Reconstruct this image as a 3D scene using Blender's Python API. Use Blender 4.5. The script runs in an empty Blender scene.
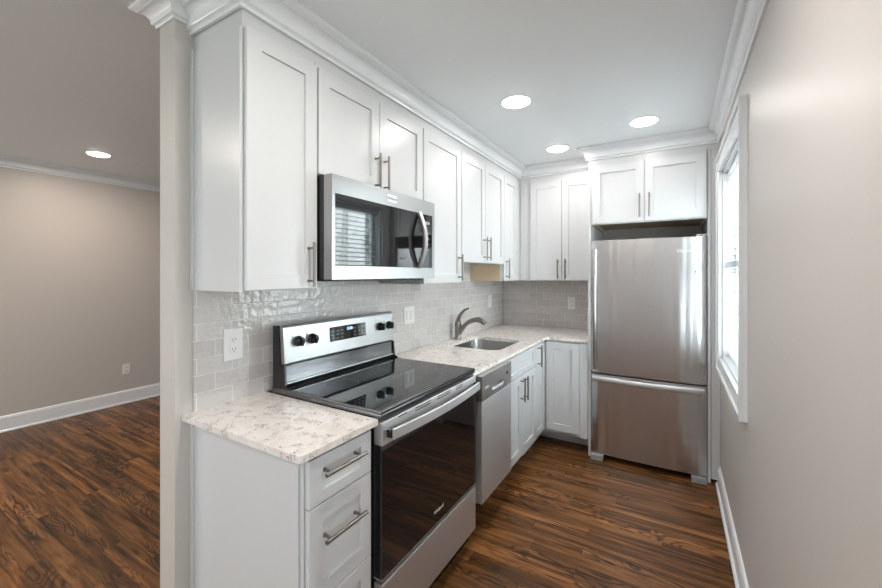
import bpy, bmesh, math, random
from mathutils import Vector, Matrix
C = bpy.context.scene.collection
sc = bpy.context.scene
random.seed(7)

# ------------------------------------------------------------------ camera
cam = bpy.data.cameras.new('camera'); co = bpy.data.objects.new('camera', cam); C.objects.link(co)
co.location = (1.5504, 0, 1.4301); co.rotation_euler = (math.pi/2, 0, 0.5398)
cam.sensor_width = 36; cam.lens = 389.9/882*36; cam.shift_y = -(294-274.24)/882
cam.clip_start = 0.02; cam.clip_end = 200
sc.camera = co
# ------------------------------------------------------------------ exposure
sc.view_settings.view_transform = 'Standard'; sc.view_settings.look = 'None'
sc.view_settings.gamma = 1; sc.view_settings.use_curve_mapping = False
sc.view_settings.exposure = 0.2
# ------------------------------------------------------------------ world
w = bpy.data.worlds.new('world'); sc.world = w; w.use_nodes = True
nt = w.node_tree; nt.nodes.clear()
sky = nt.nodes.new('ShaderNodeTexSky'); sky.sky_type = 'HOSEK_WILKIE'; sky.turbidity = 6.0; sky.ground_albedo = 0.3
sky.sun_direction = (-0.6, -0.1, 0.79)
hz = nt.nodes.new('ShaderNodeMix'); hz.data_type = 'RGBA'; hz.inputs[0].default_value = 0.75; hz.inputs[7].default_value = (0.84, 0.92, 1.0, 1)   # bright overcast veil
nt.links.new(sky.outputs[0], hz.inputs[6])
bg = nt.nodes.new('ShaderNodeBackground'); bg.inputs[1].default_value = 5.2
wo = nt.nodes.new('ShaderNodeOutputWorld')
nt.links.new(hz.outputs[2], bg.inputs[0]); nt.links.new(bg.outputs[0], wo.inputs[0])

def lamp(name, kind, loc, power, color=(1, 1, 1), size=1, size_y=None, rot=(0, 0, 0), parent=None, spread=None):
    l = bpy.data.lights.new(name, kind); l.energy = power; l.color = color
    if kind == 'AREA':
        l.size = size
        if size_y: l.shape = 'RECTANGLE'; l.size_y = size_y
        else: l.shape = 'DISK'
        if spread: l.spread = spread
    o = bpy.data.objects.new(name, l); C.objects.link(o)
    o.location = loc; o.rotation_euler = rot
    if parent: o.parent = parent
    return o
HP = math.pi/2
# daylight at the kitchen window, plus fill lamps at invented unseen windows
lamp('daylight_living', 'AREA', (-2.3, -3.22, 1.35), 34, (0.90, 0.97, 1.0), 1.6, 1.5, (HP, 0, 0))  # fill lamp at the invented rear window
lamp('daylight_window', 'AREA', (2.02, 2.635, 1.5), 30, (0.88, 0.95, 1.0), 1.2, 0.9, (0, HP, 0))
lamp('daylight_side', 'AREA', (2.03, -0.95, 1.5), 22, (0.88, 0.95, 1.0), 1.2, 1.1, (0, HP, 0))  # fill lamp at the invented side window, brightens the cabinet fronts
sun = bpy.data.lights.new('sun', 'SUN'); sun.energy = 8; sun.angle = 0.01; sun.color = (1, 0.97, 0.92)
so = bpy.data.objects.new('sun', sun); C.objects.link(so); so.rotation_euler = (0, -math.radians(42), 0)   # from over the house, lights the trees outside
CAN_POWER = 11
CAN_COLOR = (1.0, 0.95, 0.90)

# ------------------------------------------------------------------ geometry helpers
class MB:
    """collects world-space geometry for one mesh"""
    def __init__(s): s.v = []; s.f = []; s.sm = []
    def add(s, vs, fs, smooth=False):
        b = len(s.v); s.v += [tuple(p) for p in vs]
        s.f += [tuple(b+i for i in f) for f in fs]; s.sm += [smooth]*len(fs)
        return s
    def box(s, x0, x1, y0, y1, z0, z1, bev=0.0):
        if x0 > x1: x0, x1 = x1, x0
        if y0 > y1: y0, y1 = y1, y0
        if z0 > z1: z0, z1 = z1, z0
        bm = bmesh.new(); r = bmesh.ops.create_cube(bm, size=1)
        for q in r['verts']:
            q.co = Vector(((x0+x1)/2+q.co.x*(x1-x0), (y0+y1)/2+q.co.y*(y1-y0), (z0+z1)/2+q.co.z*(z1-z0)))
        if bev > 0: bmesh.ops.bevel(bm, geom=list(bm.edges), offset=bev, segments=2, affect='EDGES', profile=0.6)
        bm.verts.ensure_lookup_table()
        s.add([q.co[:] for q in bm.verts], [[q.index for q in f.verts] for f in bm.faces]); bm.free()
        return s
    def tube(s, pts, rad, n=16, caps=True, flat=None):
        """swept tube; rad number or list; flat=(a,b) squashes the section"""
        pts = [Vector(p) for p in pts]
        if not isinstance(rad, (list, tuple)): rad = [rad]*len(pts)
        vs = []; fs = []
        t0 = (pts[1]-pts[0]).normalized()
        up = Vector((0, 0, 1)) if abs(t0.z) < 0.9 else Vector((0, 1, 0))
        nrm = (up - t0*up.dot(t0)).normalized()
        for i, p in enumerate(pts):
            t = (pts[min(i+1, len(pts)-1)]-pts[max(i-1, 0)]).normalized()
            nrm = (nrm - t*nrm.dot(t)).normalized(); b = t.cross(nrm)
            for k in range(n):
                a = 2*math.pi*k/n
                fa, fb = flat if flat else (1, 1)
                vs.append(p + nrm*(math.cos(a)*rad[i]*fa) + b*(math.sin(a)*rad[i]*fb))
        for i in range(len(pts)-1):
            for k in range(n):
                fs.append((i*n+k, i*n+(k+1) % n, (i+1)*n+(k+1) % n, (i+1)*n+k))
        s.add(vs, fs, True)
        if caps:
            s.add([vs[k] for k in range(n)], [tuple(reversed(range(n)))])
            s.add([vs[(len(pts)-1)*n+k] for k in range(n)], [tuple(range(n))])
        return s
    def lathe(s, center, prof, n=32, axis='z', sgn=1):
        """prof list of (radius, height along axis)"""
        c = Vector(center); vs = []; fs = []
        for r, h in prof:
            for k in range(n):
                a = 2*math.pi*k/n; p, q = r*math.cos(a), r*math.sin(a)
                if axis == 'z': vs.append(c+Vector((p, q, h*sgn)))
                elif axis == 'x': vs.append(c+Vector((h*sgn, p, q)))
                else: vs.append(c+Vector((p, h*sgn, q)))
        for i in range(len(prof)-1):
            for k in range(n): fs.append((i*n+k, i*n+(k+1) % n, (i+1)*n+(k+1) % n, (i+1)*n+k))
        s.add(vs, fs, True)
        if prof[-1][0] > 1e-5: s.add(vs[-n:], [tuple(range(n))])
        if prof[0][0] > 1e-5: s.add(vs[:n], [tuple(reversed(range(n)))])
        return s
    def prism(s, poly, ax, a0, a1, bev=0):
        """extrude 2D polygon (in the two other axes, order x,y,z) along ax"""
        n = len(poly); vs = []
        for a in (a0, a1):
            for p, q in poly:
                vs.append({'x': (a, p, q), 'y': (p, a, q), 'z': (p, q, a)}[ax])
        fs = [tuple(range(n)), tuple(range(n, 2*n))] + [(i, (i+1) % n, n+(i+1) % n, n+i) for i in range(n)]
        return s.add(vs, fs)
    def build(s, name, mat, parent=None, bevel=0, smooth_angle=None):
        off = Vector((0, 0, 0)); p = parent
        while p is not None: off += p.location; p = p.parent
        me = bpy.data.meshes.new(name)
        me.from_pydata([tuple(Vector(q)-off) for q in s.v], [], s.f)
        bm = bmesh.new(); bm.from_mesh(me)
        bmesh.ops.remove_doubles(bm, verts=bm.verts, dist=1e-6)
        bmesh.ops.recalc_face_normals(bm, faces=bm.faces); bm.to_mesh(me); bm.free()
        if any(s.sm):
            for q in me.polygons: q.use_smooth = True
            me.set_sharp_from_angle(angle=math.radians(smooth_angle or 35))
        me.materials.append(mat)
        o = bpy.data.objects.new(name, me); C.objects.link(o)
        if parent: o.parent = parent
        if bevel:
            m = o.modifiers.new('bevel', 'BEVEL'); m.width = bevel; m.segments = 2; m.limit_method = 'ANGLE'; m.angle_limit = math.radians(40)
        return o

def tag(o, label=None, cat=None, group=None, kind=None):
    if label: o['label'] = label
    if cat: o['category'] = cat
    if group: o['group'] = group
    if kind: o['kind'] = kind
    return o
def thing(name, loc, label, cat, group=None):
    o = bpy.data.objects.new(name, None); C.objects.link(o); o.location = loc; o.empty_display_size = 0.1
    return tag(o, label, cat, group)
def struct(name, mb, m, bevel=0, parent=None):
    o = mb.build(name, m, parent, bevel)
    if not parent: tag(o, kind='structure')
    return o
def text(name, body, size, mat, parent, M, extrude=0.0006, bold=0.0):
    cu = bpy.data.curves.new(name, 'FONT'); cu.body = body; cu.size = size; cu.align_x = 'CENTER'; cu.align_y = 'CENTER'
    cu.extrude = extrude; cu.offset = bold; cu.resolution_u = 3
    t = bpy.data.objects.new(name, cu); C.objects.link(t)
    dg = bpy.context.evaluated_depsgraph_get(); dg.update()
    me = bpy.data.meshes.new_from_object(t.evaluated_get(dg))
    bpy.data.objects.remove(t)
    off = Vector((0, 0, 0)); p = parent
    while p is not None: off += p.location; p = p.parent
    me.transform(Matrix.Translation(-off) @ M); me.materials.clear(); me.materials.append(mat)
    o = bpy.data.objects.new(name, me); C.objects.link(o); o.parent = parent
    return o
# text frames: reading direction, up, at a point
def frameM(loc, right, up):
    r = Vector(right); u = Vector(up); n = r.cross(u)
    m = Matrix((r, u, n)).transposed().to_4x4(); m.translation = Vector(loc); return m

# ------------------------------------------------------------------ materials
def mat(name, col, rough=0.5, metal=0.0, spec=0.5, coat=0.0):
    m = bpy.data.materials.new(name); m.use_nodes = True
    b = m.node_tree.nodes['Principled BSDF']
    b.inputs['Base Color'].default_value = (*col, 1); b.inputs['Roughness'].default_value = rough
    b.inputs['Metallic'].default_value = metal; b.inputs['Specular IOR Level'].default_value = spec
    b.inputs['Coat Weight'].default_value = coat; b.inputs['Coat Roughness'].default_value = 0.05
    return m
class N:
    def __init__(s, m): s.t = m.node_tree; s.b = s.t.nodes['Principled BSDF']
    def n(s, typ, **kw):
        x = s.t.nodes.new(typ)
        for k, v in kw.items():
            if k.startswith('i_'):
                key = k[2:]; key = int(key) if key.isdigit() else key.replace('_', ' ')
                if hasattr(v, 'is_output') or isinstance(v, bpy.types.NodeSocket): s.t.links.new(v, x.inputs[key])
                else: x.inputs[key].default_value = v
            else: setattr(x, k, v)
        return x
    def l(s, a, b): s.t.links.new(a, b)
    def math(s, op, a, b=0.0, c=0.0):
        x = s.t.nodes.new('ShaderNodeMath'); x.operation = op
        for i, q in enumerate((a, b, c)):
            if isinstance(q, bpy.types.NodeSocket): s.l(q, x.inputs[i])
            else: x.inputs[i].default_value = q
        return x.outputs[0]
    def obj(s): return s.n('ShaderNodeTexCoord').outputs['Object']
    def xyz(s, v):
        x = s.n('ShaderNodeSeparateXYZ'); s.l(v, x.inputs[0]); return x.outputs
    def comb(s, a, b, c=0.0):
        x = s.n('ShaderNodeCombineXYZ')
        for i, q in enumerate((a, b, c)):
            if isinstance(q, bpy.types.NodeSocket): s.l(q, x.inputs[i])
            else: x.inputs[i].default_value = q
        return x.outputs[0]
    def noise(s, v, scale, detail=2, rough=0.5, dist=0.0):
        x = s.n('ShaderNodeTexNoise'); s.l(v, x.inputs['Vector']); x.inputs['Scale'].default_value = scale
        x.inputs['Detail'].default_value = detail; x.inputs['Roughness'].default_value = rough; x.inputs['Distortion'].default_value = dist
        return x.outputs['Fac']
    def ramp(s, f, stops, interp='LINEAR'):
        x = s.n('ShaderNodeValToRGB'); s.l(f, x.inputs[0]); e = x.color_ramp.elements; x.color_ramp.interpolation = interp
        while len(e) < len(stops): e.new(0.5)
        for q, (p, c) in zip(e, stops): q.position = p; q.color = (*c, 1) if len(c) == 3 else c
        return x.outputs[0]
    def mix(s, f, a, b, typ='MIX'):
        x = s.n('ShaderNodeMix', data_type='RGBA', blend_type=typ)
        for i, q in ((0, f), (6, a), (7, b)):
            if isinstance(q, bpy.types.NodeSocket): s.l(q, x.inputs[i])
            else: x.inputs[i].default_value = q if i == 0 or len(q) == 4 else (*q, 1)
        return x.outputs[2]
    def bump(s, h, strength=0.3, dist=0.01):
        x = s.n('ShaderNodeBump'); s.l(h, x.inputs['Height']); x.inputs['Strength'].default_value = strength; x.inputs['Distance'].default_value = dist
        s.l(x.outputs[0], s.b.inputs['Normal'])

def wall_mat(name, col):
    m = mat(name, col, 0.42, spec=0.35); n = N(m)
    n.bump(n.noise(n.obj(), 260, 3), 0.08, 0.002); return m
M_wall = wall_mat('wall_paint', (0.555, 0.52, 0.49))
M_ceil = wall_mat('ceiling_paint', (0.87, 0.90, 0.915))
M_trim = mat('white_trim_paint', (0.80, 0.82, 0.84), 0.25)
M_cab = mat('white_cabinet_paint', (0.62, 0.63, 0.64), 0.3)
M_raw = mat('raw_plywood', (0.56, 0.40, 0.25), 0.6)
n = N(M_raw); g = n.noise(n.n('ShaderNodeMapping', i_Vector=n.obj(), i_Scale=(8, 8, 60)).outputs[0], 3, 4)
n.l(n.mix(n.math('MULTIPLY', g, 0.6), (0.70, 0.55, 0.38), (0.56, 0.41, 0.26)), n.b.inputs['Base Color'])
M_dark = mat('dark_recess', (0.03, 0.03, 0.03), 0.6)
M_black = mat('black_enamel', (0.012, 0.012, 0.013), 0.18)
M_glass_black = mat('black_ceramic_glass', (0.008, 0.008, 0.009), 0.03, spec=0.65)
M_nickel = mat('brushed_nickel', (0.26, 0.235, 0.215), 0.3, 1.0)
M_chrome = mat('chrome', (0.8, 0.8, 0.8), 0.08, 1.0)
M_plate = mat('white_plastic', (0.82, 0.81, 0.80), 0.3)
M_grey_plastic = mat('grey_plastic', (0.32, 0.33, 0.34), 0.4)
M_silver_print = mat('silver_print', (0.75, 0.76, 0.77), 0.35, 0.3)
M_dark_print = mat('dark_print', (0.08, 0.08, 0.09), 0.4)

def steel(name, col, axis, rough=0.2, bump=0.35, wave=0.0):
    """brushed stainless: fine streaks along the given axis"""
    m = mat(name, col, rough, 1.0); n = N(m)
    sc3 = {'x': (1, 160, 160), 'y': (160, 1, 160), 'z': (160, 160, 1)}[axis]
    mp = n.n('ShaderNodeMapping', i_Vector=n.obj(), i_Scale=sc3).outputs[0]
    g = n.noise(mp, 3, 3)
    amp = 0.03 if wave else 0.14
    n.l(n.math('MULTIPLY_ADD', g, amp, rough-amp/2), n.b.inputs['Roughness'])
    n.bump(g, bump, 0.001)
    if wave:   # slight unevenness of the sheet, running upright
        wv = n.noise(n.n('ShaderNodeMapping', i_Vector=n.obj(), i_Scale=(7.5, 0.3, 0.3)).outputs[0], 1.0, 2, 0.5)
        b2 = n.n('ShaderNodeBump', i_Height=wv, i_Strength=wave, i_Distance=0.02)
        n.l(b2.outputs[0], [q for q in m.node_tree.nodes if q.type == 'BUMP'][0].inputs['Normal'])
    return m
M_steel_y = steel('brushed_steel_along_wall', (0.55, 0.555, 0.56), 'y', 0.36)
M_steel_x = steel('brushed_steel_across', (0.58, 0.565, 0.565), 'x', 0.29, 0.0, 0.7)
M_steel_z = steel('brushed_steel_upright', (0.47, 0.46, 0.46), 'z', 0.24)
M_steel_drawer = steel('satin_steel', (0.66, 0.66, 0.67), 'y', 0.52, 0.2)
M_steel_face = steel('brushed_steel_panel', (0.42, 0.42, 0.42), 'y', 0.34)
M_steel_dark = steel('dark_polished_steel', (0.16, 0.16, 0.165), 'y', 0.14)
M_chrome_soft = mat('satin_chrome', (0.6, 0.6, 0.6), 0.3, 1.0)
M_ring = mat('burner_print', (0.10, 0.10, 0.105), 0.3)
M_steel_sink = steel('sink_steel', (0.36, 0.35, 0.34), 'y', 0.3)
M_fridge_side = mat('grey_enamel', (0.16, 0.165, 0.17), 0.4)

# glazed tile
def tile_mat(name, horiz):
    m = mat(name, (0.55, 0.53, 0.52), 0.1, spec=0.6); n = N(m)
    o = n.xyz(n.obj()); h = o[1] if horiz == 'y' else o[0]
    a = 0.855 if horiz == 'y' else 0.226
    v = n.comb(n.math('SUBTRACT', h, a), n.math('SUBTRACT', o[2], 0.9145))
    br = n.n('ShaderNodeTexBrick', offset=0.5, i_Vector=v, i_Scale=1.0)
    br.inputs['Brick Width'].default_value = 0.138; br.inputs['Row Height'].default_value = 0.0655
    br.inputs['Mortar Size'].default_value = 0.0016; br.inputs['Mortar Smooth'].default_value = 0.3; br.inputs['Bias'].default_value = 0.0
    br.inputs['Color1'].default_value = (0.54, 0.505, 0.485, 1); br.inputs['Color2'].default_value = (0.63, 0.60, 0.58, 1)
    br.inputs['Mortar'].default_value = (0.84, 0.83, 0.82, 1)
    mott = n.noise(n.obj(), 22, 4, 0.6)
    c = n.mix(n.math('MULTIPLY', mott, 0.22), br.outputs[0], (0.66, 0.64, 0.63))
    n.l(c, n.b.inputs['Base Color'])
    n.l(n.math('MULTIPLY_ADD', br.outputs['Fac'], 0.6, 0.07), n.b.inputs['Roughness'])
    hh = n.math('ADD', n.math('MULTIPLY', br.outputs['Fac'], -0.9), n.math('MULTIPLY', n.noise(n.obj(), 34, 2, 0.5), 1.3))
    n.bump(hh, 0.6, 0.005)
    return m
M_tile_l = tile_mat('glazed_tile_side', 'y'); M_tile_b = tile_mat('glazed_tile_back', 'x')

# quartz
M_quartz = mat('speckled_quartz', (0.72, 0.68, 0.65), 0.14); n = N(M_quartz)
o = n.obj()
cl = n.ramp(n.noise(o, 9, 4, 0.6, 0.6), [(0.3, (0.72, 0.645, 0.60)), (0.5, (0.83, 0.785, 0.75)), (0.7, (0.68, 0.62, 0.585))])
v1 = n.math('ABSOLUTE', n.math('SUBTRACT', n.noise(o, 55, 4, 0.6, 1.2), 0.5))
vm = n.ramp(v1, [(0.0, (1, 1, 1)), (0.02, (0.9, 0.9, 0.9)), (0.035, (0, 0, 0))])
patch = n.ramp(n.noise(o, 26, 3, 0.6), [(0.52, (0, 0, 0)), (0.60, (1, 1, 1))])
f = n.math('MULTIPLY', n.math('MULTIPLY', vm, patch), 0.9)
c = n.mix(f, cl, (0.17, 0.14, 0.135))
v2 = n.math('ABSOLUTE', n.math('SUBTRACT', n.noise(o, 60, 3, 0.6, 1.0), 0.5))
f2 = n.math('MULTIPLY', n.ramp(v2, [(0.0, (1, 1, 1)), (0.03, (0, 0, 0))]), 0.28)
n.l(n.mix(f2, c, (0.45, 0.39, 0.36)), n.b.inputs['Base Color'])

# oak floor, boards run along x
M_floor = mat('stained_oak_floor', (0.2, 0.1, 0.05), 0.3, spec=0.22); n = N(M_floor)
o = n.xyz(n.obj()); PW, PL = 0.0825, 0.95
row = n.math('FLOOR', n.math('DIVIDE', o[1], PW))
rr = n.n('ShaderNodeTexWhiteNoise', noise_dimensions='1D'); n.l(row, rr.inputs['W'])
xs = n.math('ADD', n.math('DIVIDE', o[0], PL), n.math('MULTIPLY', rr.outputs[0], 7.3))
colm = n.math('FLOOR', xs)
wn = n.n('ShaderNodeTexWhiteNoise', noise_dimensions='2D'); n.l(n.comb(row, colm), wn.inputs['Vector'])
rnd = wn.outputs[0]
shift = n.math('MULTIPLY', rnd, 37.0)
gv = n.comb(n.math('ADD', n.math('MULTIPLY', o[0], 1.6), shift), n.math('ADD', n.math('MULTIPLY', o[1], 26.0), shift), shift)
grain = n.noise(gv, 1.0, 6, 0.62, 0.5)
fine = n.noise(n.comb(n.math('MULTIPLY', o[0], 9.0), n.math('MULTIPLY', o[1], 260.0), shift), 1.0, 3, 0.6)
# cathedral figure: contour lines of a stretched noise field
fld = n.noise(n.comb(n.math('ADD', n.math('MULTIPLY', o[0], 1.9), shift), n.math('MULTIPLY', o[1], 9.0), shift), 1.0, 2, 0.45, 0.4)
cath = n.math('MULTIPLY_ADD', n.math('SINE', n.math('MULTIPLY', fld, 100.0)), 0.5, 0.5)
cath = n.math('POWER', cath, 3.0)
g1 = n.math('ADD', n.math('MULTIPLY', grain, 0.78), n.math('MULTIPLY', fine, 0.22))
base = n.ramp(g1, [(0.34, (0.020, 0.009, 0.004)), (0.43, (0.095, 0.040, 0.014)), (0.52, (0.20, 0.086, 0.029)), (0.66, (0.38, 0.18, 0.066))])
tone = n.ramp(rnd, [(0.0, (0.62, 0.60, 0.58)), (0.35, (0.88, 0.86, 0.84)), (0.7, (1.0, 0.98, 0.95)), (1.0, (1.28, 1.2, 1.12))])
c = n.mix(1.0, base, tone, 'MULTIPLY')
cm = n.math('MULTIPLY', cath, n.ramp(n.noise(n.comb(n.math('MULTIPLY', o[0], 1.3), n.math('MULTIPLY', o[1], 3.0), shift), 1.0, 1), [(0.48, (0, 0, 0)), (0.58, (1, 1, 1))]))
c = n.mix(n.math('MULTIPLY', cm, 0.85), c, (0.022, 0.0115, 0.007))
fy = n.math('FRACT', n.math('DIVIDE', o[1], PW)); fx = n.math('FRACT', xs)
gap = n.math('MAXIMUM', n.math('LESS_THAN', n.math('MINIMUM', fy, n.math('SUBTRACT', 1.0, fy)), 0.010), n.math('LESS_THAN', n.math('MINIMUM', fx, n.math('SUBTRACT', 1.0, fx)), 0.0012))
c = n.mix(n.math('MULTIPLY', gap, 0.75), c, (0.012, 0.007, 0.004))
n.l(c, n.b.inputs['Base Color'])
n.l(n.math('MULTIPLY_ADD', fine, 0.2, 0.22), n.b.inputs['Roughness'])
n.bump(n.math('SUBTRACT', n.math('MULTIPLY', fine, 0.25), gap), 0.25, 0.002)

def emis(name, col, s):
    m = bpy.data.materials.new(name); m.use_nodes = True; t = m.node_tree; t.nodes.clear()
    e = t.nodes.new('ShaderNodeEmission'); e.inputs[0].default_value = (*col, 1); e.inputs[1].default_value = s
    oo = t.nodes.new('ShaderNodeOutputMaterial'); t.links.new(e.outputs[0], oo.inputs[0]); return m
M_lens = emis('lit_lens', (1.0, 0.97, 0.94), 16)
M_digit = emis('blue_digits', (0.35, 0.6, 1.0), 2.5)
def pane_mat(name, tint, refl=1.0):
    m = bpy.data.materials.new(name); m.use_nodes = True; t = m.node_tree; t.nodes.clear()
    tr = t.nodes.new('ShaderNodeBsdfTransparent'); tr.inputs[0].default_value = (*tint, 1)
    gl = t.nodes.new('ShaderNodeBsdfGlossy'); gl.inputs['Roughness'].default_value = 0.01
    fr = t.nodes.new('ShaderNodeFresnel'); fr.inputs[0].default_value = 1.5
    mx = t.nodes.new('ShaderNodeMixShader'); oo = t.nodes.new('ShaderNodeOutputMaterial')
    ge = t.nodes.new('ShaderNodeNewGeometry'); mu = t.nodes.new('ShaderNodeMath'); mu.operation = 'MULTIPLY_ADD' 
    mu.inputs[1].default_value = -1.0; mu.inputs[2].default_value = 1.0; t.links.new(ge.outputs['Backfacing'], mu.inputs[0])
    m2 = t.nodes.new('ShaderNodeMath'); m2.operation = 'MULTIPLY'; t.links.new(mu.outputs[0], m2.inputs[0]); t.links.new(fr.outputs[0], m2.inputs[1])
    t.links.new(m2.outputs[0], mx.inputs[0]); t.links.new(tr.outputs[0], mx.inputs[1]); t.links.new(gl.outputs[0], mx.inputs[2]); t.links.new(mx.outputs[0], oo.inputs[0])
    return m
M_pane = pane_mat('clear_pane', (0.96, 0.98, 0.97))
M_tint = pane_mat('smoked_pane', (0.16, 0.15, 0.145))
M_blind = mat('white_blind', (0.86, 0.87, 0.88), 0.4)
n = N(M_blind); tl = n.n('ShaderNodeBsdfTranslucent'); tl.inputs[0].default_value = (0.85, 0.88, 0.9, 1)
mx = n.n('ShaderNodeMixShader'); mx.inputs[0].default_value = 0.45
n.l(n.b.outputs[0], mx.inputs[1]); n.l(tl.outputs[0], mx.inputs[2]); n.l(mx.outputs[0], n.t.nodes['Material Output'].inputs[0])
M_leaf = mat('leaf_green', (0.07, 0.17, 0.05), 0.5); n = N(M_leaf)
n.l(n.ramp(n.noise(n.obj(), 1.7, 3), [(0.35, (0.04, 0.11, 0.03)), (0.65, (0.16, 0.30, 0.10))]), n.b.inputs['Base Color'])
M_bark = mat('bark', (0.10, 0.07, 0.05), 0.9)
M_grass = mat('lawn', (0.09, 0.17, 0.05), 0.9)
n = N(M_grass); n.l(n.ramp(n.noise(n.obj(), 6, 4), [(0.3, (0.05, 0.11, 0.03)), (0.7, (0.15, 0.24, 0.08))]), n.b.inputs['Base Color'])

# ------------------------------------------------------------------ the room
XR = 1.816; YB = 3.846; ZK = 2.42; ZL = 2.50; XL = -3.68; YN = -3.2; WE = 0.715
struct('floor', MB().box(XL-0.12, XR+0.12, YN-0.12, 5.1, -0.05, 0), M_floor)
struct('ceiling', MB().box(-0.186, XR+0.12, YN-0.12, YB+0.12, ZK, ZK+0.14), M_ceil)
struct('ceiling_living', MB().box(XL-0.12, -0.188, YN-0.12, 5.1, ZL, ZL+0.06), M_ceil)
struct('wall_left', MB().box(-0.11, 0, WE, 5.0, 0, ZK-0.001), M_wall)
struct('wall_far', MB().box(0.001, XR+0.12, YB, YB+0.12, 0, ZK-0.001), M_wall)
struct('wall_living', MB().box(XL-0.12, XL, YN-0.12, 5.1, 0.001, ZL-0.001), M_wall)
struct('wall_living_far', MB().box(XL+0.001, -0.12, 5.0, 5.1, 0.001, ZL-0.001), M_wall)
# right wall with the window hole
WY0, WY1, WZ0, WZ1 = 2.175, 3.10, 0.885, 2.10
m = MB()
SY_0, SY_1 = -1.55, -0.35  # opening for the added side window, out of view
m.box(XR, XR+0.12, YN-0.12, SY_0, 0.001, ZK-0.001); m.box(XR, XR+0.12, SY_1, WY0, 0.001, ZK-0.001)
m.box(XR, XR+0.12, SY_0, SY_1, 0.001, WZ0); m.box(XR, XR+0.12, SY_0, SY_1, WZ1, ZK-0.001)
m.box(XR, XR+0.12, WY1, YB-0.001, 0.001, ZK-0.001)
m.box(XR, XR+0.12, WY0, WY1, 0.001, WZ0); m.box(XR, XR+0.12, WY0, WY1, WZ1, ZK-0.001)
struct('wall_right', m, M_wall)
# rear wall behind the camera with an opening for an invented window
m = MB(); rw = [(XL, -3.15), (-3.15, -1.45), (-1.45, XR)]
for k, (a, b) in enumerate(rw):
    if k == 1:
        m.box(a, b, YN-0.12, YN, 0.001, 0.7); m.box(a, b, YN-0.12, YN, 2.2, 2.41)
    else: m.box(a, b, YN-0.12, YN, 0.001, 2.41)
struct('wall_rear', m, M_wall)
for k, (a, b) in enumerate(((-3.15, -1.45),)):
    m = MB()
    for xx in ((a, (a+b)/2-0.03, b-0.06) if b-a > 1 else (a, b-0.04)): m.box(xx, xx+(0.06 if b-a > 1 else 0.04), YN-0.09, YN-0.03, 0.7, 2.2)
    for zz in (0.7, 1.42, 2.14): m.box(a, b, YN-0.088, YN-0.032, zz, zz+0.06)
    fr = struct('window_%d' % (k+2), m, M_trim)  # invented window behind the camera, added to let light in
    mm = MB().box(a+0.03, b-0.03, YN-0.063, YN-0.057, 0.73, 2.17); mm.build('pane', M_pane, fr)
    m = MB(); m.box(a-0.09, a, YN+0.001, YN+0.02, 0.62, 2.28); m.box(b, b+0.09, YN+0.001, YN+0.02, 0.62, 2.28)
    m.box(a, b, YN+0.001, YN+0.02, 2.2, 2.28); m.box(a, b, YN+0.001, YN+0.03, 0.62, 0.7)
    m.build('casing', M_trim, fr)

m = MB()
for yy in (SY_0, SY_1-0.05): m.box(XR+0.04, XR+0.08, yy, yy+0.05, WZ0, WZ1)
for zz in (WZ0, 1.47, WZ1-0.05): m.box(XR+0.041, XR+0.079, SY_0, SY_1, zz, zz+0.05)
sw = struct('window_3', m, M_trim)  # invented window beside and behind the camera, added for side light
MB().box(XR+0.058, XR+0.062, SY_0+0.04, SY_1-0.04, WZ0+0.04, WZ1-0.04).build('pane', M_pane, sw)
m = MB()
for (a, b, c_, d) in ((SY_0-0.09, SY_0, 0.80, 2.19), (SY_1, SY_1+0.09, 0.80, 2.19), (SY_0, SY_1, WZ1, 2.19), (SY_0, SY_1, 0.80, WZ0)): m.box(XR-0.027, XR-0.0005, a, b, c_, d)
m.build('casing', M_trim, sw)

for k, (a, b) in enumerate(((0.02, 0.42), (0.80, 1.20))):  # invented white doors behind the camera, reflected by the refrigerator steel
    m = MB(); m.box(a, b, YN+0.001, YN+0.03, 0.006, 2.03)
    for z0, z1 in ((0.2, 0.95), (1.08, 1.9)): m.box(a+0.08, b-0.08, YN+0.03, YN+0.036, z0, z1, 0.002)
    dd = struct('door_%d' % (k+1), m, M_trim)
    m = MB(); m.box(a-0.075, a-0.004, YN+0.001, YN+0.022, 0.001, 2.11); m.box(b+0.004, b+0.075, YN+0.001, YN+0.022, 0.001, 2.11); m.box(a-0.004, b+0.004, YN+0.001, YN+0.022, 2.036, 2.11)
    m.build('casing', M_trim, dd)

def sweep(path, prof, closed=False):
    """mitred sweep of profile (out, z) on a polyline in plan; out is to the left of the direction of travel"""
    m = MB(); P = [Vector(p) for p in path]; vs = []; np_ = len(prof)
    for i, p in enumerate(P):
        d0 = (P[i]-P[i-1]).normalized() if i > 0 else (P[1]-P[0]).normalized()
        d1 = (P[i+1]-P[i]).normalized() if i < len(P)-1 else d0
        n0 = Vector((-d0.y, d0.x)); n1 = Vector((-d1.y, d1.x))
        b = (n0+n1); b = b/(b.dot(n0)) if b.length > 1e-6 else n0
        for o_, z in prof: vs.append((p.x+b.x*o_, p.y+b.y*o_, z))
    fs = []
    for i in range(len(P)-1):
        for k in range(np_):
            k2 = (k+1) % np_
            fs.append((i*np_+k, i*np_+k2, (i+1)*np_+k2, (i+1)*np_+k))
    fs.append(tuple(range(np_))); fs.append(tuple((len(P)-1)*np_+k for k in range(np_)))
    return m.add(vs, fs)
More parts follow.
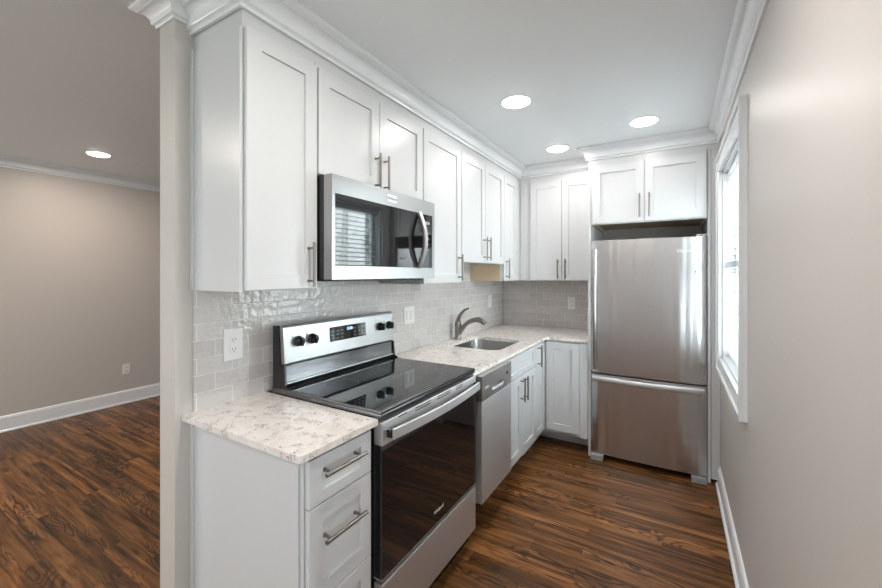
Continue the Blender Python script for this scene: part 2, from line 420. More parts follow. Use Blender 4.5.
def crown(zt, s=1.0, sz=1.0):
    pr = [(0, -0.098), (0.010, -0.098), (0.012, -0.090), (0.009, -0.086), (0.014, -0.082), (0.020, -0.079), (0.022, -0.074)]
    for k in range(7):
        a = k/6*math.pi/2; pr.append((0.022+0.030*(1-math.cos(a)), -0.070+0.042*math.sin(a)))
    pr += [(0.057, -0.026), (0.057, -0.022), (0.062, -0.020), (0.070, -0.014), (0.073, -0.008), (0.073, 0), (0, 0)]
    return [(a*s, zt-0.0008+b*sz) for a, b in pr]
YF = 3.235
path = [(XR, YN), (XR, YF), (0.965, YF), (0.965, 3.52), (0.308, 3.52), (0.308, 0.775), (0.0, 0.775)]
o = struct('trim_1', sweep(path, crown(ZK)), M_trim)
struct('trim_2', sweep([(XL, 5.0), (XL, YN)], crown(ZL, 1.0)), M_trim)
struct('trim_4', sweep([(0.0, 0.774), (0, WE), (-0.11, WE), (-0.11, 4.99)], crown(ZK, 1.0, 0.70)), M_trim)
# frieze boards above the wall cabinets
m = MB(); m.box(0.001, 0.3045, 0.7788, YB-0.001, 2.2863, ZK-0.002); m.box(0.3045, 0.966, 3.5205, YB-0.001, 2.2863, ZK-0.002); m.box(0.966, XR-0.002, YF+0.0005, YB-0.001, 2.2863, ZK-0.002)
struct('trim_3', m, M_cab)
def base_prof(h=0.128):
    return [(0, 0.001), (0.028, 0.001), (0.0275, 0.012), (0.022, 0.018), (0.016, 0.02), (0.016, h-0.022), (0.013, h-0.016), (0.012, h-0.008), (0.006, h-0.002), (0, h)]
struct('baseboard_right', sweep([(XR, YN), (XR, YF-0.001)], base_prof()), M_trim)
struct('baseboard_living', sweep([(XL, 5.0), (XL, YN)], base_prof(0.145)), M_trim)

# window in the right wall
CX = 1.789
wf = MB()
wf.box(XR+0.001, XR+0.085, WY0, WY0+0.018, WZ0, WZ1); wf.box(XR+0.001, XR+0.085, WY1-0.018, WY1, WZ0, WZ1)
wf.box(XR+0.001, XR+0.085, WY0, WY1, WZ1-0.018, WZ1); wf.box(XR+0.001, XR+0.085, WY0, WY1, WZ0, WZ0+0.018)
win = struct('window_1', wf, M_trim)
m = MB()
for (a, b, c_, d) in ((WY0+0.018, WY0+0.063, WZ0+0.018, WZ1-0.018), (WY1-0.063, WY1-0.018, WZ0+0.018, WZ1-0.018)):
    m.box(XR+0.07, XR+0.105, a, b, c_, d)
for z in (WZ0+0.018, 1.47, WZ1-0.063): m.box(XR+0.072, XR+0.103, WY0+0.018, WY1-0.018, z, z+0.045)
m.build('sash', M_trim, win)
MB().box(XR+0.086, XR+0.090, WY0+0.05, WY1-0.05, WZ0+0.05, WZ1-0.05).build('pane', M_pane, win)
m = MB()   # casing with stepped back band
CO0, CO1, CZ0, CZ1 = 2.083, 3.192, 0.800, 2.192
for (a, b, c_, d) in ((CO0, WY0, CZ0, CZ1), (WY1, CO1, CZ0, CZ1), (WY0, WY1, WZ1, CZ1), (WY0, WY1, CZ0, WZ0)):
    m.box(CX+0.006, XR-0.0005, a, b, c_, d)
for (a, b, c_, d) in ((CO0, CO0+0.018, CZ0, CZ1), (CO1-0.018, CO1, CZ0, CZ1), (CO0+0.018, CO1-0.018, CZ1-0.018, CZ1), (CO0+0.018, CO1-0.018, CZ0, CZ0+0.018)):
    m.box(CX-0.004, CX+0.007, a, b, c_, d)
m.build('casing', M_trim, win)
bl = thing('window_blind', (1.862, 2.637, WZ0), 'white horizontal slat blind hanging inside the window on the right wall', 'blind')
MB().box(1.840, 1.880, WY0+0.022, WY1-0.022, 2.035, 2.078, 0.003).build('head_rail', M_blind, bl)
m = MB(); z = 2.015; th = math.radians(14)
while z > 0.96:
    dx, dz = 0.0235*math.cos(th), 0.0235*math.sin(th)
    m.prism([(1.862-dx, z-dz), (1.862+dx, z+dz), (1.862+dx, z+dz+0.0028), (1.862, z+0.0055), (1.862-dx, z-dz+0.0028)], 'y', WY0+0.026, WY1-0.026)
    z -= 0.042
m.build('slats', M_blind, bl)
MB().box(1.842, 1.882, WY0+0.026, WY1-0.026, 0.915, 0.937, 0.003).build('bottom_rail', M_blind, bl)
m = MB()
for y in (2.30, 2.637, 2.97):
    for x in (1.8372, 1.8868): m.box(x-0.0012, x+0.0012, y-0.002, y+0.002, 0.93, 2.04)
m.build('ladder_cords', M_blind, bl)
MB().tube([(1.834, 2.26, 2.04), (1.833, 2.26, 1.45)], 0.004, 8).build('tilt_wand', M_plate, bl)

# outdoors: lawn and trees seen through the blind and in reflections
tag(MB().box(XR+0.3, 30, -12, 18, -0.4, -0.3).build('ground', M_grass), kind='structure')
def tree(x, y, h, r, label):
    t = thing('tree', (x, y, -0.3), label, 'tree', 'trees outside the kitchen window')
    MB().tube([(x, y, -0.3), (x+0.05, y, h*0.35), (x, y+0.1, h*0.8)], [0.16, 0.12, 0.04], 10).build('trunk', M_bark, t)
    m = MB(); rnd = random.Random(int(x*10+y))
    for k in range(1500):
        u = rnd.uniform(-1, 1); a = rnd.uniform(0, 6.283); q = rnd.uniform(0.45, 1)**0.5*r*(1+0.25*math.sin(3*a+5*u))
        s_ = math.sqrt(1-u*u); c_ = Vector((x+q*s_*math.cos(a), y+q*s_*math.sin(a), h*0.62+q*u*1.25))
        e1 = Vector((rnd.uniform(-1, 1), rnd.uniform(-1, 1), rnd.uniform(-1, 1))).normalized(); e2 = e1.orthogonal().normalized(); z_ = rnd.uniform(0.06, 0.13)
        m.add([c_-e1*z_, c_+e2*z_*0.5, c_+e1*z_, c_-e2*z_*0.5], [(0, 1, 2, 3)])
    m.build('foliage', M_leaf, t)
for a in ((5.6, 3.4, 4.2, 1.3), (6.8, 7.6, 5.0, 1.5), (5.9, 12.0, 4.4, 1.4), (7.6, -1.6, 5.0, 1.5)):
    tree(*a, 'leafy green tree outside beyond the kitchen window blind')

# ------------------------------------------------------------------ doors, drawers, handles
class F:
    """local frame on a front: a along the width, n outwards, z up"""
    def __init__(s, kind, plane): s.k = kind; s.p = plane
    def __call__(s, a, n_, z): return (s.p+n_, a, z) if s.k == 'x' else (a, s.p-n_, z)
def shaker(fr, a0, a1, z0, z1, parent, name='door', th=0.020, stile=0.057, rec=0.009, rail=None):
    rail = rail or stile; m = MB(); i = 0.0015; b = 0.0015
    def ring(ia, iz, n_): return [fr(a0+ia, n_, z0+iz), fr(a1-ia, n_, z0+iz), fr(a1-ia, n_, z1-iz), fr(a0+ia, n_, z1-iz)]
    R = [ring(0, 0, 0.0030), ring(0, 0, th-b), ring(b, b, th), ring(stile, rail, th), ring(stile, rail, th-rec+0.001), ring(stile+0.001, rail+0.001, th-rec)]
    vs = sum(R, []); fs = []
    for k in range(len(R)-1):
        for j in range(4): fs.append((k*4+j, k*4+(j+1) % 4, (k+1)*4+(j+1) % 4, (k+1)*4+j))
    fs.append(tuple(range(4))); e = (len(R)-1)*4; fs.append((e, e+1, e+2, e+3))
    m.add(vs, fs); return m.build(name, M_cab, parent)
def bar_handle(fr, a, z, L, upright, parent, th=0.020, off=0.032, r=0.0058):
    m = MB()
    if upright: p = [fr(a, th+off, z-L/2), fr(a, th+off, z+L/2)]; q = [(a, z-L*0.37), (a, z+L*0.37)]
    else: p = [fr(a-L/2, th+off, z), fr(a+L/2, th+off, z)]; q = [(a-L*0.37, z), (a+L*0.37, z)]
    m.tube(p, r, 14)
    for aa, zz in q: m.tube([fr(aa, th+0.0004, zz), fr(aa, th+0.003, zz), fr(aa, th+0.003, zz), fr(aa, th+off, zz)], [0.0065, 0.0065, 0.0045, 0.0045], 12)
    return m.build('handle', M_nickel, parent)

# ---- wall cabinets on the left wall: (y0, y1, z0, door spans, handle list, label)
ZB, ZT, FX = 1.372, 2.286, 0.3045
def wall_cabinet(y0, y1, z0, doors, label, cover=False, raw=False, shiny=None):
    t = thing('wall_cabinet', (0, (y0+y1)/2, z0), label, 'cabinet')
    m = MB(); g = 0.0008
    m.box(0.0012, FX-0.019, y0+g, y1-g, z0+0.012, ZT)                 # carcass, underside recessed behind the frame
    m.box(0.0012, FX-0.019, y0+g, y0+0.014, z0, z0+0.014); m.box(0.0012, FX-0.019, y1-0.014, y1-g, z0, z0+0.014)
    m.build('body', M_cab, t)
    m = MB(); m.box(FX-0.0188, FX, y0+0.0002, y1-0.0002, z0, ZT); m.build('face_frame', M_cab, t)
    if raw: MB().box(0.010, FX-0.0195, y0-0.0012, y0+g-0.0002, z0+0.0005, 1.511).build('side_skin', M_raw, t)
    if cover:
        m = MB(); m.box(0.001, FX-0.0005, y0-0.006, y0+g-0.0002, z0-0.002, 2.262); m.box(0.001, 0.020, y0-0.013, y0-0.006, z0-0.002, 2.264)
        m.build('end_panel', M_cab, t, 0.0008)
    fr = F('x', FX)
    for (a0, a1, hy, hz) in doors:
        d = shaker(fr, a0, a1, z0+0.006 if z0 > 1.6 else z0+0.003, 2.262, t)
        bar_handle(fr, hy, hz, 0.172, True, d)
    return t
wall_cabinet(0.778, 1.0865, ZB, [(0.784, 1.083, 1.040, 1.468)], 'tall narrow white wall cabinet nearest the room entrance, left of the microwave', cover=True)
wall_cabinet(1.0885, 1.850, 1.829, [(1.092, 1.467, 1.437, 1.918), (1.471, 1.846, 1.501, 1.918)], 'short white two-door wall cabinet directly above the microwave')
wall_cabinet(1.851, 2.3165, ZB, [(1.855, 2.312, 2.27, 1.475)], 'single-door white wall cabinet immediately right of the microwave')
wall_cabinet(2.318, 3.0755, 1.512, [(2.322, 2.696, 2.665, 1.622), (2.700, 3.072, 2.731, 1.622)], 'shorter two-door white wall cabinet above the sink')
wall_cabinet(3.077, 3.519, ZB, [(3.081, 3.385, 3.118, 1.476)], 'single-door white wall cabinet in the corner right of the sink cabinet', raw=True)
# ---- corner cabinet on the far wall
t = thing('wall_cabinet', (0.65, 3.84, ZB), 'white two-door wall cabinet on the far wall beside the refrigerator', 'cabinet')
MB().box(0.001, 0.9640, 3.5400, YB-0.001, ZB+0.01, ZT).build('body', M_cab, t)
MB().box(0.308, 0.9640, 3.5205, 3.5395, ZB, ZT).build('face_frame', M_cab, t, 0.0008)
fr = F('y', 3.5205)
for a0, a1, hx in ((0.408, 0.694, 0.664), (0.698, 0.960, 0.730)):
    d = shaker(fr, a0, a1, ZB+0.003, 2.262, t); bar_handle(fr, hx, 1.476, 0.172, True, d)
# ---- cabinet over the refrigerator and the two tall panels
t = thing('wall_cabinet', (1.365, 3.84, 1.82), 'deep white two-door cabinet over the refrigerator', 'cabinet')
MB().box(0.9865, 1.7435, YF+0.020, YB-0.001, 1.835, ZT).build('body', M_raw, t)['label'] = 'raw wood underside'
m = MB(); m.box(0.9865, 1.7435, YF+0.0005, YF+0.0195, 1.815, ZT); m.build('face_frame', M_cab, t, 0.0008)
for a0 in (0.9865, 1.7275): MB().box(a0, a0+0.016, YF+0.02, YB-0.001, 1.815, 1.834).build('side_rail', M_raw, t)
fr = F('y', YF+0.0005)
for a0, a1, hx in ((1.000, 1.358, 1.330), (1.363, 1.735, 1.392)):
    d = shaker(fr, a0, a1, 1.822, 2.265, t); bar_handle(fr, hx, 1.935, 0.172, True, d)
for a0, a1, lab in ((0.965, 0.985, 'tall white side panel between counter and refrigerator, left of the refrigerator'), (1.745, XR-0.0008, 'tall white side panel between the refrigerator and the window wall')):
    m = MB()
    if a0 < 1: m.box(a0+0.0005, a1, YF, YB-0.001, 0.001, ZT)
    else: m.box(a0, a0+0.018, YF, YB-0.001, 0.001, ZT); m.box(a0+0.0205, a1, YF+0.003, YF+0.02, 0.03, ZT)
    tag(m.build('refrigerator_side_panel', M_cab, None, 0.0012), lab, 'cabinet panel')

# ---- base cabinets
BX = 0.610; ZC0 = 0.8915; ZTOE = 0.155
t = thing('drawer_cabinet', (0.3, 0.92, 0), 'white three-drawer base cabinet in the foreground, left of the range', 'cabinet')
m = MB(); m.box(0.001, 0.592, 0.779, 1.073, 0.11, ZC0); m.box(0.001, 0.53, 0.779, 1.073, 0.001, 0.11); m.build('body', M_cab, t)
MB().box(0.5925, BX, 0.779, 1.073, 0.11, ZC0).build('face_frame', M_cab, t, 0.0008)
m = MB(); m.box(0.001, 0.594, 0.772, 0.7785, 0.001, ZC0); m.box(0.001, 0.020, 0.765, 0.772, 0.001, ZC0); m.build('end_panel', M_cab, t, 0.0008)
fr = F('x', BX)
for z0, z1, hz in ((0.735, 0.877, 0.832), (0.440, 0.731, 0.632), (0.125, 0.436, 0.31)):
    d = shaker(fr, 0.784, 1.056, z0, z1, t, 'drawer', stile=0.052, rail=0.036 if z1 > 0.8 else 0.05)
    bar_handle(fr, 0.907, hz, 0.178, False, d, off=0.034, r=0.0065)

t = thing('sink_cabinet', (0.3, 2.64, 0), 'white sink base cabinet with a false drawer front over two doors, right of the dishwasher', 'cabinet')
m = MB(); m.box(0.02, 0.592, 2.304, 2.322, 0.13, ZC0); m.box(0.02, 0.592, 2.945, 2.963, 0.13, ZC0); m.box(0.02, 0.592, 2.322, 2.945, 0.13, 0.148)
m.box(0.02, 0.038, 2.322, 2.945, 0.148, ZC0); m.box(0.48, 0.50, 2.304, 2.963, 0.001, 0.1298); m.build('body', M_cab, t)
MB().box(0.5925, BX, 2.304, 2.963, 0.13, ZC0).build('face_frame', M_cab, t, 0.0008)
d = shaker(fr, 2.308, 2.960, 0.725, 0.877, t, 'false_drawer_front', rail=0.036)
for a0, a1, hy in ((2.308, 2.644, 2.618), (2.648, 2.960, 2.680)):
    d = shaker(fr, a0, a1, ZTOE, 0.721, t); bar_handle(fr, hy, 0.625, 0.165, True, d)
t = thing('corner_cabinet', (0.3, 3.2, 0), 'white corner base cabinet with doors on both sides of the inside corner', 'cabinet')
m = MB(); m.box(0.001, 0.592, 2.965, YB-0.001, 0.13, ZC0); m.box(0.592, 0.9640, 3.248, YB-0.001, 0.13, ZC0); m.build('body', M_cab, t)
m = MB(); m.box(0.5925, BX, 2.965, 3.2295, 0.13, ZC0); m.box(0.5925, 0.9640, 3.2300, 3.2475, 0.13, ZC0)
m.build('face_frame', M_cab, t, 0.0008)
m = MB(); m.box(0.50, 0.526, 2.965, 3.44, 0.001, 0.1295); m.box(0.526, 0.9640, 3.42, 3.44, 0.001, 0.1295); m.build('toe_kick', M_cab, t)
d = shaker(fr, 2.967, 3.205, ZTOE, 0.877, t, stile=0.05); bar_handle(fr, 3.012, 0.79, 0.165, True, d)
fy = F('y', 3.2295); shaker(fy, 0.640, 0.905, ZTOE, 0.877, t)
MB().box(0.907, 0.9640, 3.2125, 3.2295, 0.135, 0.882).build('filler', M_cab, t, 0.001)

# ---- counters
def slab(name, outer, hole, z0, z1, label):
    bm = bmesh.new()
    def loop(pts, z):
        v = [bm.verts.new((x, y, z)) for x, y in pts]; return v, [bm.edges.new((v[i], v[(i+1) % len(v)])) for i in range(len(v))]
    for z in (z0, z1):
        vs, es = loop(outer, z)
        if hole: _, e2 = loop(hole, z); es = es+e2
        bmesh.ops.triangle_fill(bm, edges=es, use_beauty=True)
    bm.verts.ensure_lookup_table()
    n_o = len(outer); n_h = len(hole) if hole else 0; tot = n_o+n_h
    V = list(bm.verts)
    for i in range(n_o): bm.faces.new((V[i], V[(i+1) % n_o], V[tot+(i+1) % n_o], V[tot+i]))
    for i in range(n_h): bm.faces.new((V[n_o+i], V[n_o+(i+1) % n_h], V[tot+n_o+(i+1) % n_h], V[tot+n_o+i]))
    bmesh.ops.recalc_face_normals(bm, faces=bm.faces)
    me = bpy.data.meshes.new(name); bm.to_mesh(me); bm.free(); me.materials.append(M_quartz)
    o = bpy.data.objects.new(name, me); C.objects.link(o)
    b = o.modifiers.new('bevel', 'BEVEL'); b.width = 0.003; b.segments = 2; b.limit_method = 'ANGLE'; b.angle_limit = math.radians(50)
    return tag(o, label, 'countertop')
def arc(cx, cy, r, a0, a1, n_=8): return [(cx+r*math.cos(math.radians(a0+(a1-a0)*k/n_)), cy+r*math.sin(math.radians(a0+(a1-a0)*k/n_))) for k in range(n_+1)]
CZ = (0.8925, 0.914)
slab('countertop', [(0.0008, 0.738)]+arc(0.629, 0.754, 0.016, -90, 0)+[(0.645, 1.0755), (0.0008, 1.0755)], None, *CZ, 'small speckled stone countertop in the foreground, left of the range')
SX0, SX1, SY0, SY1, SR = 0.130, 0.530, 2.440, 2.940, 0.075
hole = arc(SX1-SR, SY0+SR, SR, -90, 0)+arc(SX1-SR, SY1-SR, SR, 0, 90)+arc(SX0+SR, SY1-SR, SR, 90, 180)+arc(SX0+SR, SY0+SR, SR, 180, 270)
slab('countertop', [(0.0008, 1.8445), (0.645, 1.8445)]+[(0.645, 3.165)]+[(x, y) for x, y in arc(0.680, 3.165, 0.035, 180, 90)]+[(0.9635, 3.2), (0.9635, YB-0.0008), (0.0008, YB-0.0008)], hole, *CZ, 'L-shaped speckled stone countertop holding the sink')

# sink bowl
t = thing('sink', (0.345, 2.69, 0.70), 'undermount stainless steel sink bowl set in the L-shaped countertop', 'sink')
def rr(inset, r): return arc(SX1-inset-r, SY0+inset+r, r, -90, 0)+arc(SX1-inset-r, SY1-inset-r, r, 0, 90)+arc(SX0+inset+r, SY1-inset-r, r, 90, 180)+arc(SX0+inset+r, SY0+inset+r, r, 180, 270)
rings = [(-0.003, 0.078, 0.8905), (0.001, 0.075, 0.8905), (0.003, 0.075, 0.878), (0.010, 0.07, 0.73), (0.020, 0.065, 0.708), (0.045, 0.055, 0.700), (0.16, 0.02, 0.697)]
vs = []; fs = []; L = len(hole)
for ins, r_, z in rings: vs += [(x, y, z) for x, y in rr(ins, r_)]
for i in range(len(rings)-1):
    for k in range(L): fs.append((i*L+k, i*L+(k+1) % L, (i+1)*L+(k+1) % L, (i+1)*L+k))
fs.append(tuple((len(rings)-1)*L+k for k in range(L)))
MB().add(vs, fs, True).build('bowl', M_steel_sink, t, smooth_angle=60)
MB().lathe((0.345, 2.69, 0.698), [(0.045, 0), (0.045, 0.003), (0.036, 0.004), (0.034, 0.001), (0.0, 0.001)], 24).build('drain', M_chrome, t)
# faucet
fx, fy_ = 0.070, 2.735
t = thing('faucet', (fx, fy_, 0.914), 'brushed nickel single-lever pull-out faucet behind the sink', 'faucet')
m = MB(); m.lathe((fx, fy_, 0.9145), [(0.031, 0), (0.031, 0.006), (0.026, 0.012), (0.024, 0.03), (0.024, 0.09), (0.026, 0.115), (0.023, 0.135), (0.014, 0.148), (0.0, 0.150)], 28); m.build('body', M_nickel, t)
sp = [(0.0, 0.035), (0.03, 0.075), (0.062, 0.115), (0.10, 0.145), (0.145, 0.162), (0.185, 0.163), (0.218, 0.152), (0.238, 0.138)]
pts = [(fx+a, fy_, 0.914+b) for a, b in sp]
MB().tube(pts, [0.020, 0.020, 0.018, 0.017, 0.018, 0.021, 0.021, 0.018], 18).build('spout', M_nickel, t)
lv = [(0.0, 0.140), (0.008, 0.172), (0.028, 0.206), (0.060, 0.234), (0.098, 0.250)]
MB().tube([(fx+a, fy_, 0.914+b) for a, b in lv], [0.017, 0.013, 0.010, 0.0085, 0.006], 14, flat=(0.7, 1.2)).build('lever', M_nickel, t)

# ---- tiled backsplashes
tag(MB().box(0.0006, 0.0072, 0.776, YB-0.008, 0.9145, 1.845).build('tiled_backsplash', M_tile_l), 'grey glazed brick-laid tile backsplash on the long wall behind range and sink', 'backsplash')
tag(MB().box(0.0078, 0.9630, YB-0.0072, YB-0.0006, 0.9145, 1.380).build('tiled_backsplash', M_tile_b), 'grey glazed brick-laid tile backsplash on the short far wall beside the refrigerator', 'backsplash')

# ---- outlets and switches
def plate(fr, a, z, kind, label, wd=0.072, h=0.118, name='wall_outlet', cat='outlet'):
    t = thing(name, fr(a, 0, z), label, cat)
    def bx(a0, a1, n0, n1, z0, z1, bev=0):
        p, q = fr(a0, n0, z0), fr(a1, n1, z1)
        return MB().box(p[0], q[0], p[1], q[1], p[2], q[2], bev)
    bx(a-wd/2, a+wd/2, 0.0004, 0.006, z-h/2, z+h/2, 0.0018).build('cover_plate', M_plate, t)
    if kind == 'duplex':
        bx(a-0.0165, a+0.0165, 0.0062, 0.0085, z-0.034, z+0.034, 0.001).build('receptacle', M_plate, t)
        for dz in (-0.019, 0.019):
            m = MB()
            for da in (-0.0065, 0.0065):
                p, q = fr(a+da-0.0012, 0.0086, z+dz-0.002), fr(a+da+0.0012, 0.0090, z+dz+0.006); m.box(p[0], q[0], p[1], q[1], p[2], q[2])
            p, q = fr(a-0.002, 0.0086, z+dz-0.010), fr(a+0.002, 0.0090, z+dz-0.006); m.box(p[0], q[0], p[1], q[1], p[2], q[2])
            m.build('socket_slots', M_dark, t)
    else:
        k = kind
        for i in range(k):
            c_ = a+(i-(k-1)/2)*0.046
            bx(c_-0.0165, c_+0.0165, 0.0062, 0.0075, z-0.034, z+0.034, 0.0006).build('rocker_frame', M_plate, t)
            bx(c_-0.0135, c_+0.0135, 0.0076, 0.0105, z-0.030, z+0.030, 0.001).build('rocker', M_plate, t)
    return t
fl = F('x', 0.0074); fb = F('y', YB-0.0074)
plate(fl, 0.926, 1.145, 'duplex', 'white duplex outlet on the tile left of the range', wd=0.080, h=0.126)
plate(fl, 2.152, 1.154, 2, 'white double rocker switch plate on the tile right of the range', wd=0.118, name='light_switch', cat='light switch')
plate(fl, 3.49, 1.168, 1, 'white single switch plate on the tile right of the faucet near the corner', name='light_switch', cat='light switch')
plate(fb, 0.706, 1.155, 'duplex', 'white duplex outlet on the far tiled wall left of the refrigerator')
plate(F('x', XL), 1.918, 0.378, 'duplex', 'white outlet low on the living room wall above its baseboard')

# ---- microwave over the range
t = thing('microwave', (0.2, 1.47, 1.405), 'stainless over-the-range microwave with black window and curved handle', 'microwave')
MY0, MY1, MZ0, MZ1, MX = 1.0895, 1.8495, 1.405, 1.826, 0.400
MB().box(0.009, 0.355, MY0, MY1, MZ0+0.006, MZ1, 0.002).build('body', M_black, t)
MB().box(0.02, 0.34, MY0+0.02, MY1-0.02, MZ0-0.004, MZ0+0.0055).build('underside_panel', M_dark, t)
WZa, WZb, WYa, WYb = 1.464, 1.752, 1.106, 1.826
m = MB(); x0 = 0.3555
m.box(x0, MX, MY0, MY1, WZb, MZ1); m.box(x0, MX, MY0, MY1, MZ0+0.004, WZa); m.box(x0, MX, MY0, WYa, WZa, WZb); m.box(x0, MX, WYb, MY1, WZa, WZb)
m.build('door_frame', M_steel_face, t)
d = MB().box(x0, MX-0.002, WYa+0.0004, WYb-0.0004, WZa+0.0004, WZb-0.0004).build('window', M_glass_black, t)
hp = []
for k in range(13):
    a = k/12; hp.append((MX+0.004+0.040*math.sin(a*math.pi), 1.690, 1.752-0.288*a))
m = MB(); m.tube(hp, [0.010]*13, 14, flat=(1.0, 1.5)); m.build('handle', M_steel_y, t)
text('badge_lettering', 'Whirlpool', 0.017, M_dark_print, MB().box(MX+0.0002, MX+0.0016, 1.430, 1.505, 1.771, 1.806).build('badge', M_silver_print, t), frameM((MX+0.002, 1.4675, 1.788), (0, 1, 0), (0, 0, 1)), 0.0003)
m = MB()
for i in range(4):
    for j in range(3): m.box(MX-0.0018, MX-0.0013, 1.752+j*0.018, 1.762+j*0.018, 1.56+i*0.03, 1.565+i*0.03)
m.box(MX-0.0018, MX-0.0013, 1.752, 1.80, 1.70, 1.715)
tag(m.build('keypad_print', M_grey_plastic, t), kind='stuff')

# ---- range
RY0, RY1 = 1.0795, 1.8405; RM = (RY0+RY1)/2; DX = 0.660
t = thing('range', (0.33, RM, 0), 'stainless electric range with black glass cooktop and black oven window', 'range')
MB().box(0.010, 0.620, RY0+0.003, RY1-0.003, 0.03, 0.9115).build('body', M_black, t)
m = MB()
for y in (RY0+0.06, RY1-0.06):
    for x in (0.08, 0.56):
        MB().lathe((x, y, 0.0006), [(0.018, 0), (0.018, 0.03)], 12).build('levelling_foot', M_dark, t)
# cooktop
CT = 0.940
MB().box(0.120, 0.646, RY0+0.008, RY1-0.008, CT-0.012, CT, 0.002).build('cooktop_glass', M_glass_black, t)
m = MB(); m.box(0.045, 0.6545, RY0, RY1, 0.9155, CT-0.0122, 0.002); m.box(0.045, 0.6545, RY0, RY0+0.0075, CT-0.0122, CT-0.001, 0.001); m.box(0.045, 0.6545, RY1-0.0075, RY1, CT-0.0122, CT-0.001, 0.001); m.box(0.6465, 0.6545, RY0+0.0075, RY1-0.0075, CT-0.0122, CT-0.001, 0.001)
m.build('cooktop_trim', M_steel_dark, t)
for cx_, cy_, r_ in ((0.27, RY0+0.19, 0.075), (0.27, RY1-0.19, 0.085), (0.50, RY0+0.20, 0.10), (0.50, RY1-0.19, 0.075)):
    m = MB()
    for k in range(48):
        a, b = 2*math.pi*k/48, 2*math.pi*(k+1)/48; zz = CT+0.00015
        m.add([(cx_+r_*math.cos(a), cy_+r_*math.sin(a), zz), (cx_+r_*math.cos(b), cy_+r_*math.sin(b), zz), (cx_+(r_+0.001)*math.cos(b), cy_+(r_+0.001)*math.sin(b), zz), (cx_+(r_+0.001)*math.cos(a), cy_+(r_+0.001)*math.sin(a), zz)], [(0, 1, 2, 3)])
    m.build('burner_ring', M_ring, t)
# backguard: steel control panel leaning back, dark glossy apron beneath
BY0, BY1 = RY0+0.004, RY1+0.003
MB().prism([(0.045, CT-0.011), (0.100, CT-0.011), (0.100, 1.038), (0.098, 1.040), (0.084, 1.196), (0.075, 1.206), (0.045, 1.206)], 'y', BY0, BY1).build('backguard_body', M_black, t)
MB().prism([(0.0985, 1.041), (0.116, 1.041), (0.118, 1.046), (0.106, 1.198), (0.100, 1.2095), (0.0845, 1.2095)], 'y', BY0+0.003, BY1).build('control_panel', M_steel_face, t, 0.002)
MB().prism([(0.1005, 0.962), (0.118, 0.962), (0.113, 1.034), (0.1005, 1.034)], 'y', BY0+0.012, BY1-0.012).build('apron', M_steel_dark, t, 0.002)
MB().box(0.1005, 0.122, BY0+0.010, BY1-0.010, 0.956, 0.9615, 0.0015).build('apron_lip', M_steel_y, t)
for a, b in ((BY0, BY0+0.0095), (BY1-0.0095, BY1)):
    MB().prism([(0.1005, CT-0.011), (0.150, CT-0.011), (0.150, CT+0.004), (0.128, CT+0.014), (0.120, 1.036), (0.1005, 1.036)], 'y', a, b).build('apron_end_cap', M_black, t)
def px(z): return 0.118-(z-1.046)*0.0789
m = MB(); m.add([(px(z)+e, y, z) for e in (0.0, 0.0018) for y, z in ((1.350, 1.100), (1.606, 1.100), (1.606, 1.170), (1.350, 1.170))], [(0, 1, 2, 3), (4, 5, 6, 7), (0, 1, 5, 4), (1, 2, 6, 5), (2, 3, 7, 6), (3, 0, 4, 7)])
disp = m.build('display', M_glass_black, t)
up = Vector((-0.0789, 0, 1)).normalized()
text('clock_digits', '12:00', 0.019, M_digit, disp, frameM((px(1.152)+0.0024, 1.484, 1.152), (0, 1, 0), up), 0.0002, 0.0003)
m = MB()
for i in range(3):
    for j in range(8):
        if j in (3, 4): continue
        y_ = 1.362+j*0.0305; z_ = 1.112+i*0.018; m.box(px(z_)+0.0019, px(z_)+0.0023, y_, y_+0.013, z_, z_+0.0035)
tag(m.build('key_print', M_grey_plastic, disp), kind='stuff')
for y_ in (1.162, 1.240, 1.723, 1.802):
    z_ = 1.133; m = MB()
    m.lathe((px(z_)+0.0012, y_, z_), [(0.0235, 0), (0.0235, 0.006), (0.021, 0.008), (0.0195, 0.024), (0.017, 0.027), (0, 0.027)], 28, 'x')
    m.box(px(z_)+0.020, px(z_)+0.036, y_-0.0045, y_+0.0045, z_-0.019, z_+0.019, 0.002)
    k_ = m.build('knob', M_black, t)
    MB().box(px(z_)-0.0018, px(z_)+0.0010, y_-0.030, y_+0.030, z_-0.030, z_+0.030, 0.0006).build('knob_plate', M_chrome_soft, k_)
# oven door with handle, drawer below
door = thing('oven_door', (0, 0, 0), None, None); door.parent = t; door.location = Vector((0.65, RM, 0.6))-t.location
m = MB()
m.box(0.6212, DX, RY0+0.001, RY1-0.001, 0.817, 0.9005, 0.003); m.build('door_frame', M_steel_drawer, door)
MB().box(0.6212, DX, RY0+0.001, RY1-0.001, 0.335, 0.341).build('lower_trim', M_steel_y, door)
for g0, g1, rows in ((RY0+0.095, RY0+0.150, 1), (RY0+0.205, RY0+0.320, 2), (RY0+0.375, RY0+0.490, 2), (RY0+0.545, RY0+0.610, 2)):
    for q in range(rows): MB().box(DX+0.0001, DX+0.0006, g0, g1, 0.8925-q*0.011, 0.8965-q*0.011).build('vent_slot', M_dark, door)
MB().box(0.622, DX-0.0015, RY0+0.0012, RY1-0.0012, 0.3412, 0.8168).build('window', M_glass_black, door)
hp = []
for k in range(21):
    a = k/20; y_ = RY0+0.030+a*(RY1-RY0-0.040); hp.append((DX+0.030+0.020*math.sin(a*math.pi), y_))
prof_ = [(x, y) for x, y in hp]+[(x-0.010, y) for x, y in reversed(hp)]
MB().prism(prof_, 'z', 0.836, 0.875).build('handle', M_steel_drawer, door, 0.003)
for y_ in (RY0+0.030, RY1-0.026): MB().box(DX+0.0005, DX+0.022, y_-0.004, y_+0.014, 0.842, 0.870, 0.002).build('handle_bracket', M_black, door)
